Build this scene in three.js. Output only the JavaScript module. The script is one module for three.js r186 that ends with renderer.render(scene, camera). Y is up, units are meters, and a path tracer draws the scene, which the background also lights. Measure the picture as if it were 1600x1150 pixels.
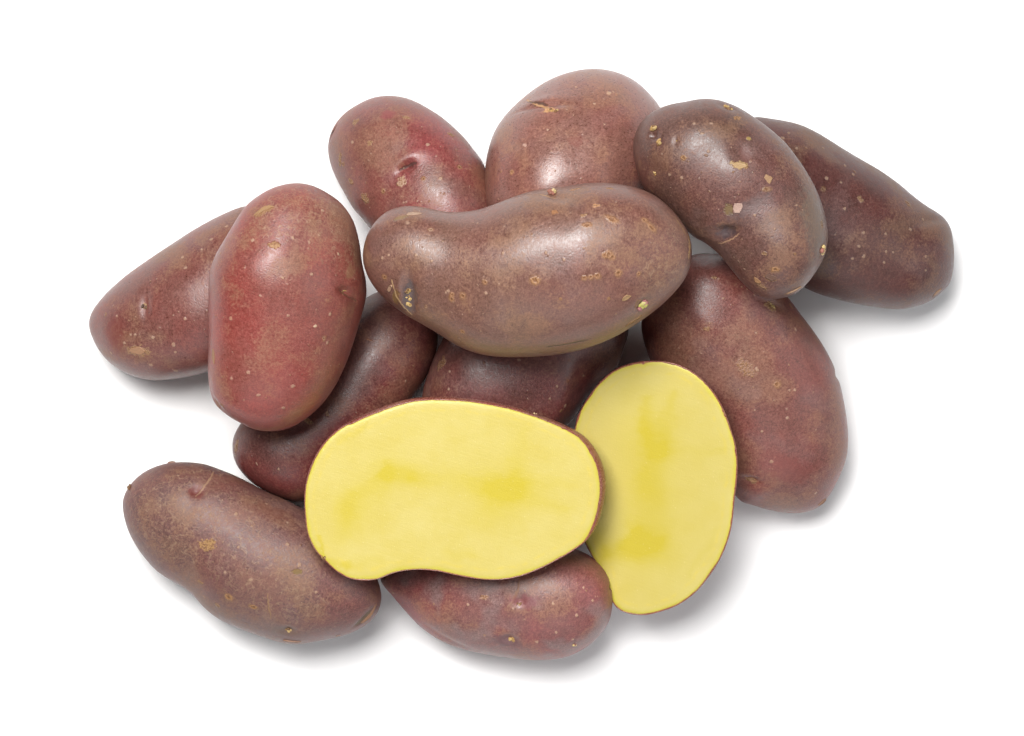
import * as THREE from 'three';
import { RectAreaLightUniformsLib } from 'three/addons/lights/RectAreaLightUniformsLib.js';
import { mergeGeometries } from 'three/addons/utils/BufferGeometryUtils.js';

// ---------------------------------------------------------------- camera, exposure, lamps
const MM = 0.001;
const CAMERA_HEIGHT = 1.1;                 // metres above the table, looking straight down
const SPAN = 1150 * 0.00016;               // metres of table from the top to the bottom of the frame
const scene = new THREE.Scene();
scene.background = new THREE.Color(0.0, 0.0, 0.0);
const camera = new THREE.PerspectiveCamera(2 * Math.atan(SPAN / 2 / CAMERA_HEIGHT) * 180 / Math.PI, 1600 / 1150, 0.05, 20);
camera.position.set(0, CAMERA_HEIGHT, 0);
camera.up.set(0, 0, -1);
camera.lookAt(0, 0, 0);

const renderer = new THREE.WebGLRenderer({ antialias: true });
renderer.toneMapping = THREE.LinearToneMapping;
renderer.toneMappingExposure = 1.0;
renderer.shadowMap.enabled = true;
RectAreaLightUniformsLib.init();

function softbox(name, label, at, size, intensity, color) {
  const g = new THREE.Group();
  g.name = name;
  g.userData = { label, category: 'softbox', group: 'studio softboxes round the table' };
  g.position.set(...at);
  g.lookAt(0, 0.02, 0);                    // +z of the group faces the table
  const housing = new THREE.Mesh(new THREE.CylinderGeometry(size[0] * 0.72, size[0] * 0.25, 0.3, 4, 1, true).rotateY(Math.PI / 4).rotateX(Math.PI / 2).scale(1, size[1] / size[0], 1),
    new THREE.MeshStandardMaterial({ name: 'black_cloth', color: 0x101010, roughness: 0.9, side: THREE.DoubleSide }));
  housing.name = 'housing'; housing.position.z = -0.16;
  const diffuser = new THREE.Mesh(new THREE.BoxGeometry(size[0], size[1], 0.004),
    new THREE.MeshStandardMaterial({ name: 'diffuser_cloth', color: 0xffffff, roughness: 1, emissive: color, emissiveIntensity: 0.6 }));
  diffuser.name = 'diffuser'; diffuser.position.z = -0.012;
  g.add(housing, diffuser);
  scene.add(g);
  const light = new THREE.RectAreaLight(color, intensity, size[0], size[1]);
  light.name = 'softbox_lamp';
  light.position.set(...at);
  light.lookAt(0, 0.02, 0);
  scene.add(light);
}
softbox('softbox', 'large square softbox hanging above the far left of the white table', [-0.23, 1.25, -0.44], [0.64, 0.64], 24.0, new THREE.Color(1, 0.985, 0.965));
softbox('softbox_001', 'wide softbox standing to the right of the white table', [1.95, 1.35, 0.1], [2.4, 1.9], 0.6, new THREE.Color(0.96, 0.98, 1));
softbox('softbox_002', 'wide softbox standing in front of the white table', [-0.1, 1.35, 1.95], [2.4, 1.9], 0.6, new THREE.Color(0.96, 0.98, 1));

// ---------------------------------------------------------------- white table
{
  const top = new THREE.Mesh(new THREE.BoxGeometry(2.2, 0.03, 1.8),
    new THREE.MeshStandardMaterial({ name: 'white_table', color: new THREE.Color().setRGB(0.86, 0.86, 0.865), roughness: 0.75 }));
  top.name = 'tabletop';
  top.position.y = -0.015;
  top.receiveShadow = true;
  top.userData = { kind: 'structure', label: 'plain white table top under the heap of potatoes', category: 'table top' };
  scene.add(top);
}

// ---------------------------------------------------------------- helpers
const clamp = (v, a = 0, b = 1) => v < a ? a : v > b ? b : v;
const mix = (a, b, t) => a + (b - a) * t;
const step = (a, b, v) => { const t = clamp((v - a) / (b - a)); return t * t * (3 - 2 * t); };
function rng(seed) { let s = seed >>> 0; return () => { s = (s + 0x6d2b79f5) | 0; let t = Math.imul(s ^ (s >>> 15), 1 | s); t = (t + Math.imul(t ^ (t >>> 7), 61 | t)) ^ t; return ((t ^ (t >>> 14)) >>> 0) / 4294967296; }; }
const PERM = new Uint8Array(512);
{ const r = rng(7); const p = Array.from({ length: 256 }, (_, i) => i); for (let i = 255; i > 0; i--) { const j = Math.floor(r() * (i + 1)); [p[i], p[j]] = [p[j], p[i]]; } for (let i = 0; i < 512; i++) PERM[i] = p[i & 255]; }
const GX = new Float32Array(16), GY = new Float32Array(16), GZ = new Float32Array(16);
for (let h = 0; h < 16; h++) { const u = h < 8 ? 0 : 1, v = h < 4 ? 1 : (h === 12 || h === 14 ? 0 : 2); const g = [0, 0, 0]; g[u] += (h & 1) ? -1 : 1; g[v] += (h & 2) ? -1 : 1; GX[h] = g[0]; GY[h] = g[1]; GZ[h] = g[2]; }
function noise(x, y, z) {                  // gradient noise, about -1 .. 1
  const fx = Math.floor(x), fy = Math.floor(y), fz = Math.floor(z);
  const X = fx & 255, Y = fy & 255, Z = fz & 255;
  x -= fx; y -= fy; z -= fz;
  const u = x * x * x * (x * (x * 6 - 15) + 10), v = y * y * y * (y * (y * 6 - 15) + 10), w = z * z * z * (z * (z * 6 - 15) + 10);
  const A = PERM[X] + Y, AA = PERM[A & 255] + Z, AB = PERM[(A + 1) & 255] + Z, B = PERM[X + 1] + Y, BA = PERM[B & 255] + Z, BB = PERM[(B + 1) & 255] + Z;
  const g = (h, a, b, c) => { h = PERM[h & 255] & 15; return GX[h] * a + GY[h] * b + GZ[h] * c; };
  const x1 = mix(g(AA, x, y, z), g(BA, x - 1, y, z), u), x2 = mix(g(AB, x, y - 1, z), g(BB, x - 1, y - 1, z), u);
  const x3 = mix(g(AA + 1, x, y, z - 1), g(BA + 1, x - 1, y, z - 1), u), x4 = mix(g(AB + 1, x, y - 1, z - 1), g(BB + 1, x - 1, y - 1, z - 1), u);
  return mix(mix(x1, x2, v), mix(x3, x4, v), w);
}
const fbm = (x, y, z, n) => { let s = 0, a = 0.5; for (let i = 0; i < n; i++) { s += a * noise(x, y, z); x = x * 2.03 + 7.1; y = y * 2.03 + 3.7; z = z * 2.03 + 5.3; a *= 0.5; } return s; };
const SRGB = new Uint8Array(4097);
for (let i = 0; i <= 4096; i++) { const c = i / 4096; SRGB[i] = Math.round(255 * (c <= 0.0031308 ? 12.92 * c : 1.055 * Math.pow(c, 1 / 2.4) - 0.055)); }
const enc = (c) => SRGB[Math.round(clamp(c) * 4096)];

// photograph's plan -> table: 1 plan unit is 0.16 mm on the table; things that stand higher are nearer the lens
const plan = (px, py, y) => { const k = 0.00016 * (1 - y / CAMERA_HEIGHT); return [(px - 800) * k, (py - 575) * k]; };
const unplan = (x, y, z) => { const k = 0.00016 * (1 - y / CAMERA_HEIGHT); return [800 + x / k, 575 + z / k]; };

function closedSpline(flat, n, smooth) {   // closed Catmull-Rom through plan points, n points evenly spaced, smoothed a little
  const pts = []; for (let i = 0; i < flat.length; i += 2) pts.push(new THREE.Vector3(flat[i], flat[i + 1], 0));
  const c = new THREE.CatmullRomCurve3(pts, true, 'centripetal');
  c.arcLengthDivisions = 1200;
  let p = c.getSpacedPoints(n).slice(0, n).map((v) => [v.x, v.y]);
  for (let k = 0; k < smooth; k++) p = p.map((q, i) => { const a = p[(i + n - 1) % n], b = p[(i + 1) % n]; return [0.25 * a[0] + 0.5 * q[0] + 0.25 * b[0], 0.25 * a[1] + 0.5 * q[1] + 0.25 * b[1]]; });
  return p;
}

// ---------------------------------------------------------------- resting: a height map of what already lies there
const CELL = 0.0008, GW = 380, GH = 280;
const heap = new Float32Array(GW * GH);
const cellOf = (x, z) => { const i = Math.round(x / CELL) + GW / 2, j = Math.round(z / CELL) + GH / 2; return i >= 0 && j >= 0 && i < GW && j < GH ? j * GW + i : -1; };
function addToHeap(pos) { for (let i = 0; i < pos.length; i += 3) { const c = cellOf(pos[i], pos[i + 2]); if (c >= 0 && pos[i + 1] > heap[c]) heap[c] = pos[i + 1]; } }
function settle(pos, cx, cz, limit) {      // lowest resting height and tilt over the heap: y = y0 + a (x - cx) + b (z - cz)
  const low = new Map();
  for (let i = 0; i < pos.length; i += 3) { const c = cellOf(pos[i], pos[i + 2]); if (c < 0) continue; const o = low.get(c); if (o === undefined || pos[i + 1] < o) low.set(c, pos[i + 1]); }
  const list = []; for (const [c, y] of low) list.push([heap[c] - y, ((c % GW) - GW / 2) * CELL - cx, (Math.floor(c / GW) - GH / 2) * CELL - cz]);
  const lift = (a, b) => { let m = -1; for (const [d, x, z] of list) { const v = d - a * x - b * z; if (v > m) m = v; } return m + 0.004 * (a * a + b * b); };
  let a = 0, b = 0, best = lift(0, 0);
  for (let s = 0.08; s > 0.002; s *= 0.6) for (let k = 0; k < 30; k++) {
    let moved = false;
    for (let q = 0; q < 8; q++) { const na = clamp(a + s * Math.cos(q * Math.PI / 4), -limit, limit), nb = clamp(b + s * Math.sin(q * Math.PI / 4), -limit, limit), v = lift(na, nb); if (v < best - 1e-7) { best = v; a = na; b = nb; moved = true; } }
    if (!moved) break;
  }
  return [best, a, b];
}

// ---------------------------------------------------------------- potato bodies
const NT = 220, NR = 176;
function bodyGrid(d, pose) {               // vertices of a whole potato, sections across its long axis
  const out = closedSpline(d.outline, 520, 10).map(([px, py]) => {
    let y = pose.y; for (let k = 0; k < 3; k++) { const [x, z] = plan(px, py, y); y = pose.y + pose.a * (x - pose.cx) + pose.b * (z - pose.cz); }
    return plan(px, py, y);
  });
  const ang = d.axis * Math.PI / 180, ex = Math.cos(ang), ez = Math.sin(ang), nx = -ez, nz = ex;
  const n = out.length, T = out.map(([x, z]) => x * ex + z * ez), S = out.map(([x, z]) => x * nx + z * nz);
  let i0 = 0, i1 = 0; for (let i = 0; i < n; i++) { if (T[i] < T[i0]) i0 = i; if (T[i] > T[i1]) i1 = i; }
  const chain = (dir) => { const c = []; for (let i = i0; ; i = (i + dir + n) % n) { c.push([T[i], S[i]]); if (i === i1) break; } for (let i = 1; i < c.length; i++) if (c[i][0] <= c[i - 1][0]) c[i][0] = c[i - 1][0] + 1e-9; return c; };
  const A = chain(1), B = chain(-1);
  const at = (c, t) => { let lo = 0, hi = c.length - 1; while (hi - lo > 1) { const m = (lo + hi) >> 1; if (c[m][0] <= t) lo = m; else hi = m; } return mix(c[lo][1], c[hi][1], clamp((t - c[lo][0]) / (c[hi][0] - c[lo][0]))); };
  const t0 = T[i0], t1 = T[i1], l = [], r = [], tt = [];
  for (let i = 0; i <= NT; i++) { const t = mix(t0, t1, 0.5 - 0.5 * Math.cos(Math.PI * i / NT)); tt.push(t); const p = at(A, t), q = at(B, t); l.push(Math.min(p, q)); r.push(Math.max(p, q)); }
  let hw = l.map((v, i) => (r[i] - v) / 2);
  let hh = hw.slice();
  for (let k = 0; k < 60; k++) hh = hh.map((v, i) => i < 3 || i > NT - 3 ? v : 0.25 * hh[i - 1] + 0.5 * v + 0.25 * hh[i + 1]);
  const wmax = Math.max(...hh);
  const pos = new Float32Array((NT + 1) * (NR + 1) * 3);
  for (let i = 0; i <= NT; i++) {
    const c = (l[i] + r[i]) / 2;
    const flat = d.flat * mix(1, Math.pow(clamp(hh[i] / wmax, 0.05, 1), -0.12), 0.6);
    for (let j = 0; j <= NR; j++) {
      const a = 2 * Math.PI * (j % NR) / NR, s = c - Math.sin(a) * hw[i], u = -Math.cos(a) * hh[i] * flat, o = (i * (NR + 1) + j) * 3;
      let x = tt[i] * ex + s * nx, z = tt[i] * ez + s * nz, y = u;
      const w = noise(x * 45 + d.seed, y * 45 + 3, z * 45 - d.seed) * 0.6 + noise(x * 110, y * 110 + d.seed, z * 110) * 0.2;
      y += u * 0.09 * w;
      pos[o] = x; pos[o + 1] = y; pos[o + 2] = z;
    }
  }
  return pos;
}
function gridNormals(pos, nt, nr) {
  const nrm = new Float32Array(pos.length), row = nr + 1;
  const p = (i, j) => (i * row + ((j % nr) + nr) % nr) * 3;
  for (let i = 0; i <= nt; i++) for (let j = 0; j <= nr; j++) {
    const ia = Math.max(i - 1, 0), ib = Math.min(i + 1, nt), a = p(ia, j), b = p(ib, j), c = p(i === 0 ? 1 : i === nt ? nt - 1 : i, j - 1), e = p(i === 0 ? 1 : i === nt ? nt - 1 : i, j + 1), o = (i * row + j) * 3;
    const ux = pos[b] - pos[a], uy = pos[b + 1] - pos[a + 1], uz = pos[b + 2] - pos[a + 2], vx = pos[e] - pos[c], vy = pos[e + 1] - pos[c + 1], vz = pos[e + 2] - pos[c + 2];
    let x = uy * vz - uz * vy, y = uz * vx - ux * vz, z = ux * vy - uy * vx;
    const m = Math.hypot(x, y, z) || 1;
    nrm[o] = x / m; nrm[o + 1] = y / m; nrm[o + 2] = z / m;
  }
  for (const i of [0, nt]) {               // the ends share one normal
    let x = 0, y = 0, z = 0; const k = i ? nt - 1 : 1;
    for (let j = 0; j < nr; j++) { const o = (k * row + j) * 3; x += nrm[o]; y += nrm[o + 1]; z += nrm[o + 2]; }
    const m = Math.hypot(x, y, z) || 1;
    for (let j = 0; j <= nr; j++) { const o = (i * row + j) * 3; nrm[o] = x / m; nrm[o + 1] = y / m; nrm[o + 2] = z / m; }
  }
  let c = [0, 0, 0]; for (let i = 0; i < pos.length; i += 3) { c[0] += pos[i]; c[1] += pos[i + 1]; c[2] += pos[i + 2]; } c = c.map((v) => v * 3 / pos.length);
  let out = 0; for (let i = 0; i < pos.length; i += 33 * 3) out += nrm[i] * (pos[i] - c[0]) + nrm[i + 1] * (pos[i + 1] - c[1]) + nrm[i + 2] * (pos[i + 2] - c[2]);
  if (out < 0) for (let i = 0; i < nrm.length; i++) nrm[i] = -nrm[i];
  return { nrm, flip: out < 0 };
}
function gridIndex(nt, nr, flip) {
  const ix = [], row = nr + 1;
  for (let i = 0; i < nt; i++) for (let j = 0; j < nr; j++) { const a = i * row + j, b = a + 1, c = a + row, e = c + 1; if (flip) ix.push(a, b, c, b, e, c); else ix.push(a, c, b, b, c, e); }
  return ix;
}
// the upper-surface vertex that stands at a plan point
function surfaceAt(g, px, py) {
  let best = 1e9, at = 0;
  for (let i = 0; i < g.pos.length; i += 3) {
    if (g.nrm[i + 1] < 0.0) continue;
    const [u, v] = unplan(g.pos[i], g.pos[i + 1], g.pos[i + 2]), d = (u - px) ** 2 + (v - py) ** 2;
    if (d < best) { best = d; at = i; }
  }
  return at;
}
// a frame on the skin: first axis along a plan direction, second across, third outward
function frameAt(g, px, py, deg = 0) {
  const o = surfaceAt(g, px, py), P = new THREE.Vector3(g.pos[o], g.pos[o + 1], g.pos[o + 2]), N = new THREE.Vector3(g.nrm[o], g.nrm[o + 1], g.nrm[o + 2]);
  const a = deg * Math.PI / 180, U = new THREE.Vector3(Math.cos(a), 0, Math.sin(a));
  U.addScaledVector(N, -U.dot(N)).normalize();
  const V = new THREE.Vector3().crossVectors(U, N);   // for an upward face V points along +deg turned by 90
  return { o, P, N, U, V };
}
const PX = 0.00016;
function dent(g, [px, py, r1, r2, deg, depth]) {
  const f = frameAt(g, px, py, deg), a = 1 / (r1 * PX), b = 1 / (r2 * PX), reach = 2.6 * Math.max(r1, r2) * PX, D = depth * MM;
  for (let i = 0; i < g.pos.length; i += 3) {
    const x = g.pos[i] - f.P.x, y = g.pos[i + 1] - f.P.y, z = g.pos[i + 2] - f.P.z;
    if (Math.abs(x) > reach || Math.abs(y) > reach || Math.abs(z) > reach) continue;
    const u = (x * f.U.x + y * f.U.y + z * f.U.z) * a, v = (x * f.V.x + y * f.V.y + z * f.V.z) * b, w = D * Math.exp(-u * u - v * v);
    g.pos[i] -= f.N.x * w; g.pos[i + 1] -= f.N.y * w; g.pos[i + 2] -= f.N.z * w;
  }
}

// ---------------------------------------------------------------- skin: colour, relief and gloss computed over the surface
const TAN = [0.29, 0.16, 0.075], PALE = [0.37, 0.23, 0.15], BROWN = [0.24, 0.115, 0.045], OLIVE = [0.19, 0.12, 0.035], DARK = [0.035, 0.014, 0.012], PLUM = [0.075, 0.05, 0.058];
function skinTextures(g, d, W, H) {
  const N = W * H, P = new Float32Array(N * 3), C = new Float32Array(N * 3), B = new Float32Array(N), R = new Float32Array(N);
  const row = g.nr + 1;
  for (let q = 0; q < H; q++) for (let p = 0; p < W; p++) {
    const fi = (p + 0.5) / W * g.nt, fj = (q + 0.5) / H * g.nr, i = Math.min(Math.floor(fi), g.nt - 1), j = Math.min(Math.floor(fj), g.nr - 1), s = fi - i, t = fj - j;
    const a = (i * row + j) * 3, b = a + 3, c = a + row * 3, e = c + 3, o = (q * W + p) * 3;
    for (let k = 0; k < 3; k++) P[o + k] = 1000 * mix(mix(g.pos[a + k], g.pos[c + k], s), mix(g.pos[b + k], g.pos[e + k], s), t);   // mm
  }
  const s = d.seed * 17.3, k = d.skin, TONE = 1.04 * (k.tone ?? 1);
  const nets = (d.net || []).map(([px, py, r]) => { const f = frameAt(g, px, py); return [f.P.x * 1000, f.P.y * 1000, f.P.z * 1000, r * 0.16]; });
  for (let n = 0; n < N; n++) {
    const o = n * 3, x = P[o] + s, y = P[o + 1], z = P[o + 2] - s;
    const wx = noise(x * 0.06, y * 0.06, z * 0.06) * 5, wz = noise(x * 0.06 + 40, y * 0.06, z * 0.06) * 5;
    const big = fbm((x + wx) * 0.05, y * 0.05, (z + wz) * 0.05, 3), mid = fbm(x * 0.17 + 9, y * 0.17, z * 0.17, 3), rus = fbm((x + wz) * 0.075 + 31, y * 0.075, (z + wx) * 0.075 + 11, 3);
    const fine = noise(x * 1.9, y * 1.9, z * 1.9), grain = noise(x * 4.6, y * 4.6 + 5, z * 4.6);
    const mot = noise(x * 0.85 + 5, y * 0.85, z * 0.85 - 17);
    const blush = clamp(step(-0.36, 0.40, big + mid * 0.5) * k.red[3]);
    let cr = mix(k.base[0], k.red[0], blush), cg = 0.90 * mix(k.base[1], k.red[1], blush), cb = 0.90 * mix(k.base[2], k.red[2], blush);
    const m = clamp(step(-0.05, 0.3, rus + mid * 0.45 + mot * 0.09 + fine * 0.17 + grain * 0.08) * k.russet + 0.12 * step(0.05, 0.4, fine + mid));
    cr = mix(cr, 0.20, m); cg = mix(cg, 0.103, m); cb = mix(cb, 0.055, m);
    // bluish-grey bloom left in drifts
    const bl = step(0.02, 0.34, fbm(x * 0.11 - 20, y * 0.11, z * 0.11 + 60, 3) + grain * 0.04) * k.bloom;
    cr = mix(cr, 0.17, bl); cg = mix(cg, 0.105, bl); cb = mix(cb, 0.10, bl);
    const tone = 1 + 0.18 * mid + 0.15 * mot + 0.26 * fine + 0.48 * grain;
    cr *= tone; cg *= tone * (1 + 0.05 * grain); cb *= tone * (1 + 0.06 * fine);
    // fine light speckle of the cork cells
    const sp = step(0.36, 0.62, noise(x * 3.1 + 70, y * 3.1, z * 3.1 - 30)) * 0.28;
    cr = mix(cr, 0.34, sp); cg = mix(cg, 0.19, sp); cb = mix(cb, 0.125, sp);
    let bump = 0.50 + 0.03 * mid + 0.014 * mot + 0.024 * fine + 0.055 * grain;
    let rough = k.rough + 0.015 + 0.07 * mid + 0.07 * mot + 0.09 * fine + 0.08 * grain + 0.10 * m;
    // netting: a web of thin corky lines
    let net = k.net + 0.32 * step(0.12, 0.42, rus + big * 0.4);
    for (const w of nets) { const e = Math.hypot(P[o] - w[0], P[o + 1] - w[1], P[o + 2] - w[2]) / w[3]; if (e < 1.5) net = Math.max(net, step(1.3, 0.35, e + mid * 0.6)); }
    if (net > 0.02) {
      const ux = x + fine * 0.22, uz = z + grain * 0.1;
      const l1 = 1 - Math.abs(noise(ux * 0.62, y * 0.62, uz * 0.62)) / 0.085, l2 = 1 - Math.abs(noise(ux * 1.0 + 12, y * 1.0, uz * 1.0 - 8)) / 0.11;
      const br = step(-0.25, 0.25, noise(x * 0.8 + 3, y * 0.8, z * 0.8 + 90));
      const w = clamp(Math.max(l1, l2 * 0.8)) * br * net;
      cr = mix(cr, 0.34, w * 0.7); cg = mix(cg, 0.215, w * 0.7); cb = mix(cb, 0.135, w * 0.7);
      const wash = net * 0.22 * step(-0.3, 0.3, mid + fine * 0.3);
      cr = mix(cr, 0.27, wash); cg = mix(cg, 0.15, wash); cb = mix(cb, 0.085, wash);
      bump += w * 0.09; rough += net * 0.10 + w * 0.1;
    }
    C[o] = cr; C[o + 1] = cg; C[o + 2] = cb; B[n] = bump; R[n] = rough;
  }
  // ---- marks: each is splatted round its own point of the skin
  function splat(f, r1, r2, paint) {
    const reach = 1.5 * Math.max(r1, r2) * 0.16;             // mm
    const cx = f.P.x * 1000, cy = f.P.y * 1000, cz = f.P.z * 1000;
    let i0 = 1e9, i1 = -1, j0 = 1e9, j1 = -1;
    const ci = Math.floor(f.o / 3 / row), cj = (f.o / 3) % row;
    for (let i = 0; i <= g.nt; i++) for (let j = 0; j <= g.nr; j++) { const o = (i * row + j) * 3; if (Math.abs(g.pos[o] * 1000 - cx) < reach + 0.6 && Math.abs(g.pos[o + 1] * 1000 - cy) < reach + 0.6 && Math.abs(g.pos[o + 2] * 1000 - cz) < reach + 0.6) { if (i < i0) i0 = i; if (i > i1) i1 = i; if (j < j0) j0 = j; if (j > j1) j1 = j; } }
    i0 = Math.min(i0, ci); i1 = Math.max(i1, ci); j0 = Math.min(j0, cj); j1 = Math.max(j1, cj);
    const p0 = clamp(Math.floor((i0 - 1) / g.nt * W), 0, W - 1), p1 = clamp(Math.ceil((i1 + 1) / g.nt * W), 0, W - 1), q0 = clamp(Math.floor((j0 - 1) / g.nr * H), 0, H - 1), q1 = clamp(Math.ceil((j1 + 1) / g.nr * H), 0, H - 1);
    for (let q = q0; q <= q1; q++) for (let p = p0; p <= p1; p++) {
      const n = q * W + p, o = n * 3, x = P[o] - cx, y = P[o + 1] - cy, z = P[o + 2] - cz;
      if (x * x + y * y + z * z > reach * reach) continue;
      paint(n, (x * f.U.x + y * f.U.y + z * f.U.z) / 0.16, (x * f.V.x + y * f.V.y + z * f.V.z) / 0.16, P[o], P[o + 1], P[o + 2]);
    }
  }
  const put = (n, c, a) => { const o = n * 3; C[o] = mix(C[o], c[0], a); C[o + 1] = mix(C[o + 1], c[1], a); C[o + 2] = mix(C[o + 2], c[2], a); };
  function spot(f, r1, r2, color, strength, hole, lift = 0.10) {
    splat(f, r1 * 1.5, r2 * 1.5, (n, u, v, x, y, z) => {
      const e = Math.hypot(u / r1, v / r2) + 0.38 * noise(x * 2.6, y * 2.6, z * 2.6) + 0.12 * noise(x * 7, y * 7, z * 7);
      const a = step(1.05, 0.72, e);
      if (hole) put(n, BROWN, step(1.6, 1.0, e) * 0.45);
      put(n, color, a * strength * (0.85 + 0.3 * noise(x * 5, y * 5, z * 5)));
      if (hole) put(n, [0.17, 0.065, 0.02], step(0.55, 0.3, e) * 0.9);
      B[n] += a * lift * 1.9 - (hole ? step(0.6, 0.25, e) * 0.45 : 0); R[n] += a * 0.2;
    });
  }
  const rand = rng(d.seed * 977 + 5);
  // small lenticels all over the skin
  const count = d.specks ?? 150;
  for (let m = 0; m < count; m++) {
    let i, j, o; for (let tries = 0; tries < 50; tries++) { i = Math.floor(3 + rand() * (g.nt - 6)); if (rand() < Math.sin(Math.PI * i / g.nt) ** 2 + 0.05) break; } j = Math.floor(rand() * g.nr); o = (i * row + j) * 3;
    const N0 = new THREE.Vector3(g.nrm[o], g.nrm[o + 1], g.nrm[o + 2]), a = rand() * 6.28, U = new THREE.Vector3(Math.cos(a), 0.3, Math.sin(a)); U.addScaledVector(N0, -U.dot(N0)).normalize();
    const f = { o, P: new THREE.Vector3(g.pos[o], g.pos[o + 1], g.pos[o + 2]), N: N0, U, V: new THREE.Vector3().crossVectors(U, N0) };
    const big = rand(), r = big > 0.95 ? 2.8 + rand() * 1.2 : big > 0.65 ? 1.6 + rand() * 0.9 : 1.0 + rand() * 0.6;
    spot(f, r, r * (0.6 + rand() * 0.35), rand() < 0.6 ? PALE : TAN, 0.35 + rand() * 0.45, big > 0.975);
  }
  for (const [type, px, py, r1, r2 = r1, deg = 0, ...more] of d.marks || []) {
    const f = frameAt(g, px, py, deg);
    const q = 0.85; if (type === 'spot') spot(f, r1 * 0.82, r2 * 0.82, more[0] || PALE, 0.9, false);
    else if (type === 'ring') spot(f, r1 * q, r2 * q, more[0] || [0.31, 0.15, 0.068], 0.85, true, 0.14);
    else if (type === 'bare') spot(f, r1, r2, more[0] || OLIVE, 0.96, false, -0.16);
    else if (type === 'tint') splat(f, r1 * 1.4, r2 * 1.4, (n, u, v, x, y, z) => put(n, more[0], step(1.25, 0.5, Math.hypot(u / r1, v / r2) + 0.45 * noise(x * 0.9, y * 0.9, z * 0.9) + 0.2 * noise(x * 3, y * 3, z * 3)) * (more[1] ?? 0.6)));
    else if (type === 'scab') splat(f, r1 * 1.3, r2 * 1.3, (n, u, v, x, y, z) => {
      const e = Math.hypot(u / r1, v / r2) + 0.5 * noise(x * 1.2, y * 1.2, z * 1.2) + 0.3 * noise(x * 3.2, y * 3.2, z * 3.2), a = step(1.0, 0.75, e), rough = noise(x * 2.6 + 4, y * 2.6, z * 2.6);
      put(n, rough > 0.12 ? BROWN : more[0] || TAN, a * 0.85); B[n] += a * (0.20 + 0.55 * rough); R[n] += a * 0.2;
    });
    else if (type === 'line') splat(f, r1, r1, (n, u, v, x, y, z) => {       // r1 half length, r2 half width, more[0] bow, more[1] colour
      const w = v - (more[0] || 0) * (1 - (u / r1) ** 2) + 1.6 * noise(x * 1.1, y * 1.1, z * 1.1), taper = Math.sqrt(clamp(1 - (u / r1) ** 2)), h = r2 * (0.35 + 0.65 * taper) * (1 + 0.5 * noise(x * 2, y * 2, z * 2)), a = step(h, h * 0.55, Math.abs(w)) * (Math.abs(u) < r1 ? 1 : 0);
      put(n, more[1] || TAN, a * 0.9); B[n] += a * (more[2] ?? 0.15); R[n] += a * 0.15;
    });
  }
  const c8 = new Uint8Array(N * 4), d8 = new Uint8Array(N * 4);
  for (let n = 0; n < N; n++) { c8[n * 4] = enc(C[n * 3] * TONE); c8[n * 4 + 1] = enc(C[n * 3 + 1] * TONE); c8[n * 4 + 2] = enc(C[n * 3 + 2] * TONE); c8[n * 4 + 3] = 255; d8[n * 4] = clamp(B[n]) * 255; d8[n * 4 + 1] = clamp(R[n]) * 255; d8[n * 4 + 2] = 0; d8[n * 4 + 3] = 255; }
  const make = (a, srgb) => { const t = new THREE.DataTexture(a, W, H, THREE.RGBAFormat); t.magFilter = t.minFilter = THREE.LinearFilter; t.wrapS = t.wrapT = THREE.RepeatWrapping; if (srgb) t.colorSpace = THREE.SRGBColorSpace; t.needsUpdate = true; return t; };
  return [make(c8, true), make(d8, false)];
}
function skinMaterial(g, d, W, H) {
  const [map, data] = skinTextures(g, d, W, H);
  return new THREE.MeshPhysicalMaterial({ name: 'potato_skin', map, bumpMap: data, bumpScale: 0.0004, roughnessMap: data, roughness: 1, metalness: 0, ior: 1.55 });
}
function gridMesh(g, name, material) {
  const geo = new THREE.BufferGeometry(), uv = new Float32Array((g.nt + 1) * (g.nr + 1) * 2);
  for (let i = 0; i <= g.nt; i++) for (let j = 0; j <= g.nr; j++) { const o = (i * (g.nr + 1) + j) * 2; uv[o] = i / g.nt; uv[o + 1] = j / g.nr; }
  const pos = g.pos.slice(); for (let i = 0; i < pos.length; i += 3) { pos[i] -= g.at[0]; pos[i + 1] -= g.at[1]; pos[i + 2] -= g.at[2]; }
  geo.setAttribute('position', new THREE.BufferAttribute(pos, 3));
  geo.setAttribute('normal', new THREE.BufferAttribute(g.nrm, 3));
  geo.setAttribute('uv', new THREE.BufferAttribute(uv, 2));
  geo.setIndex(gridIndex(g.nt, g.nr, g.flip));
  const m = new THREE.Mesh(geo, material); m.name = name; m.castShadow = m.receiveShadow = true;
  return m;
}

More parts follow.
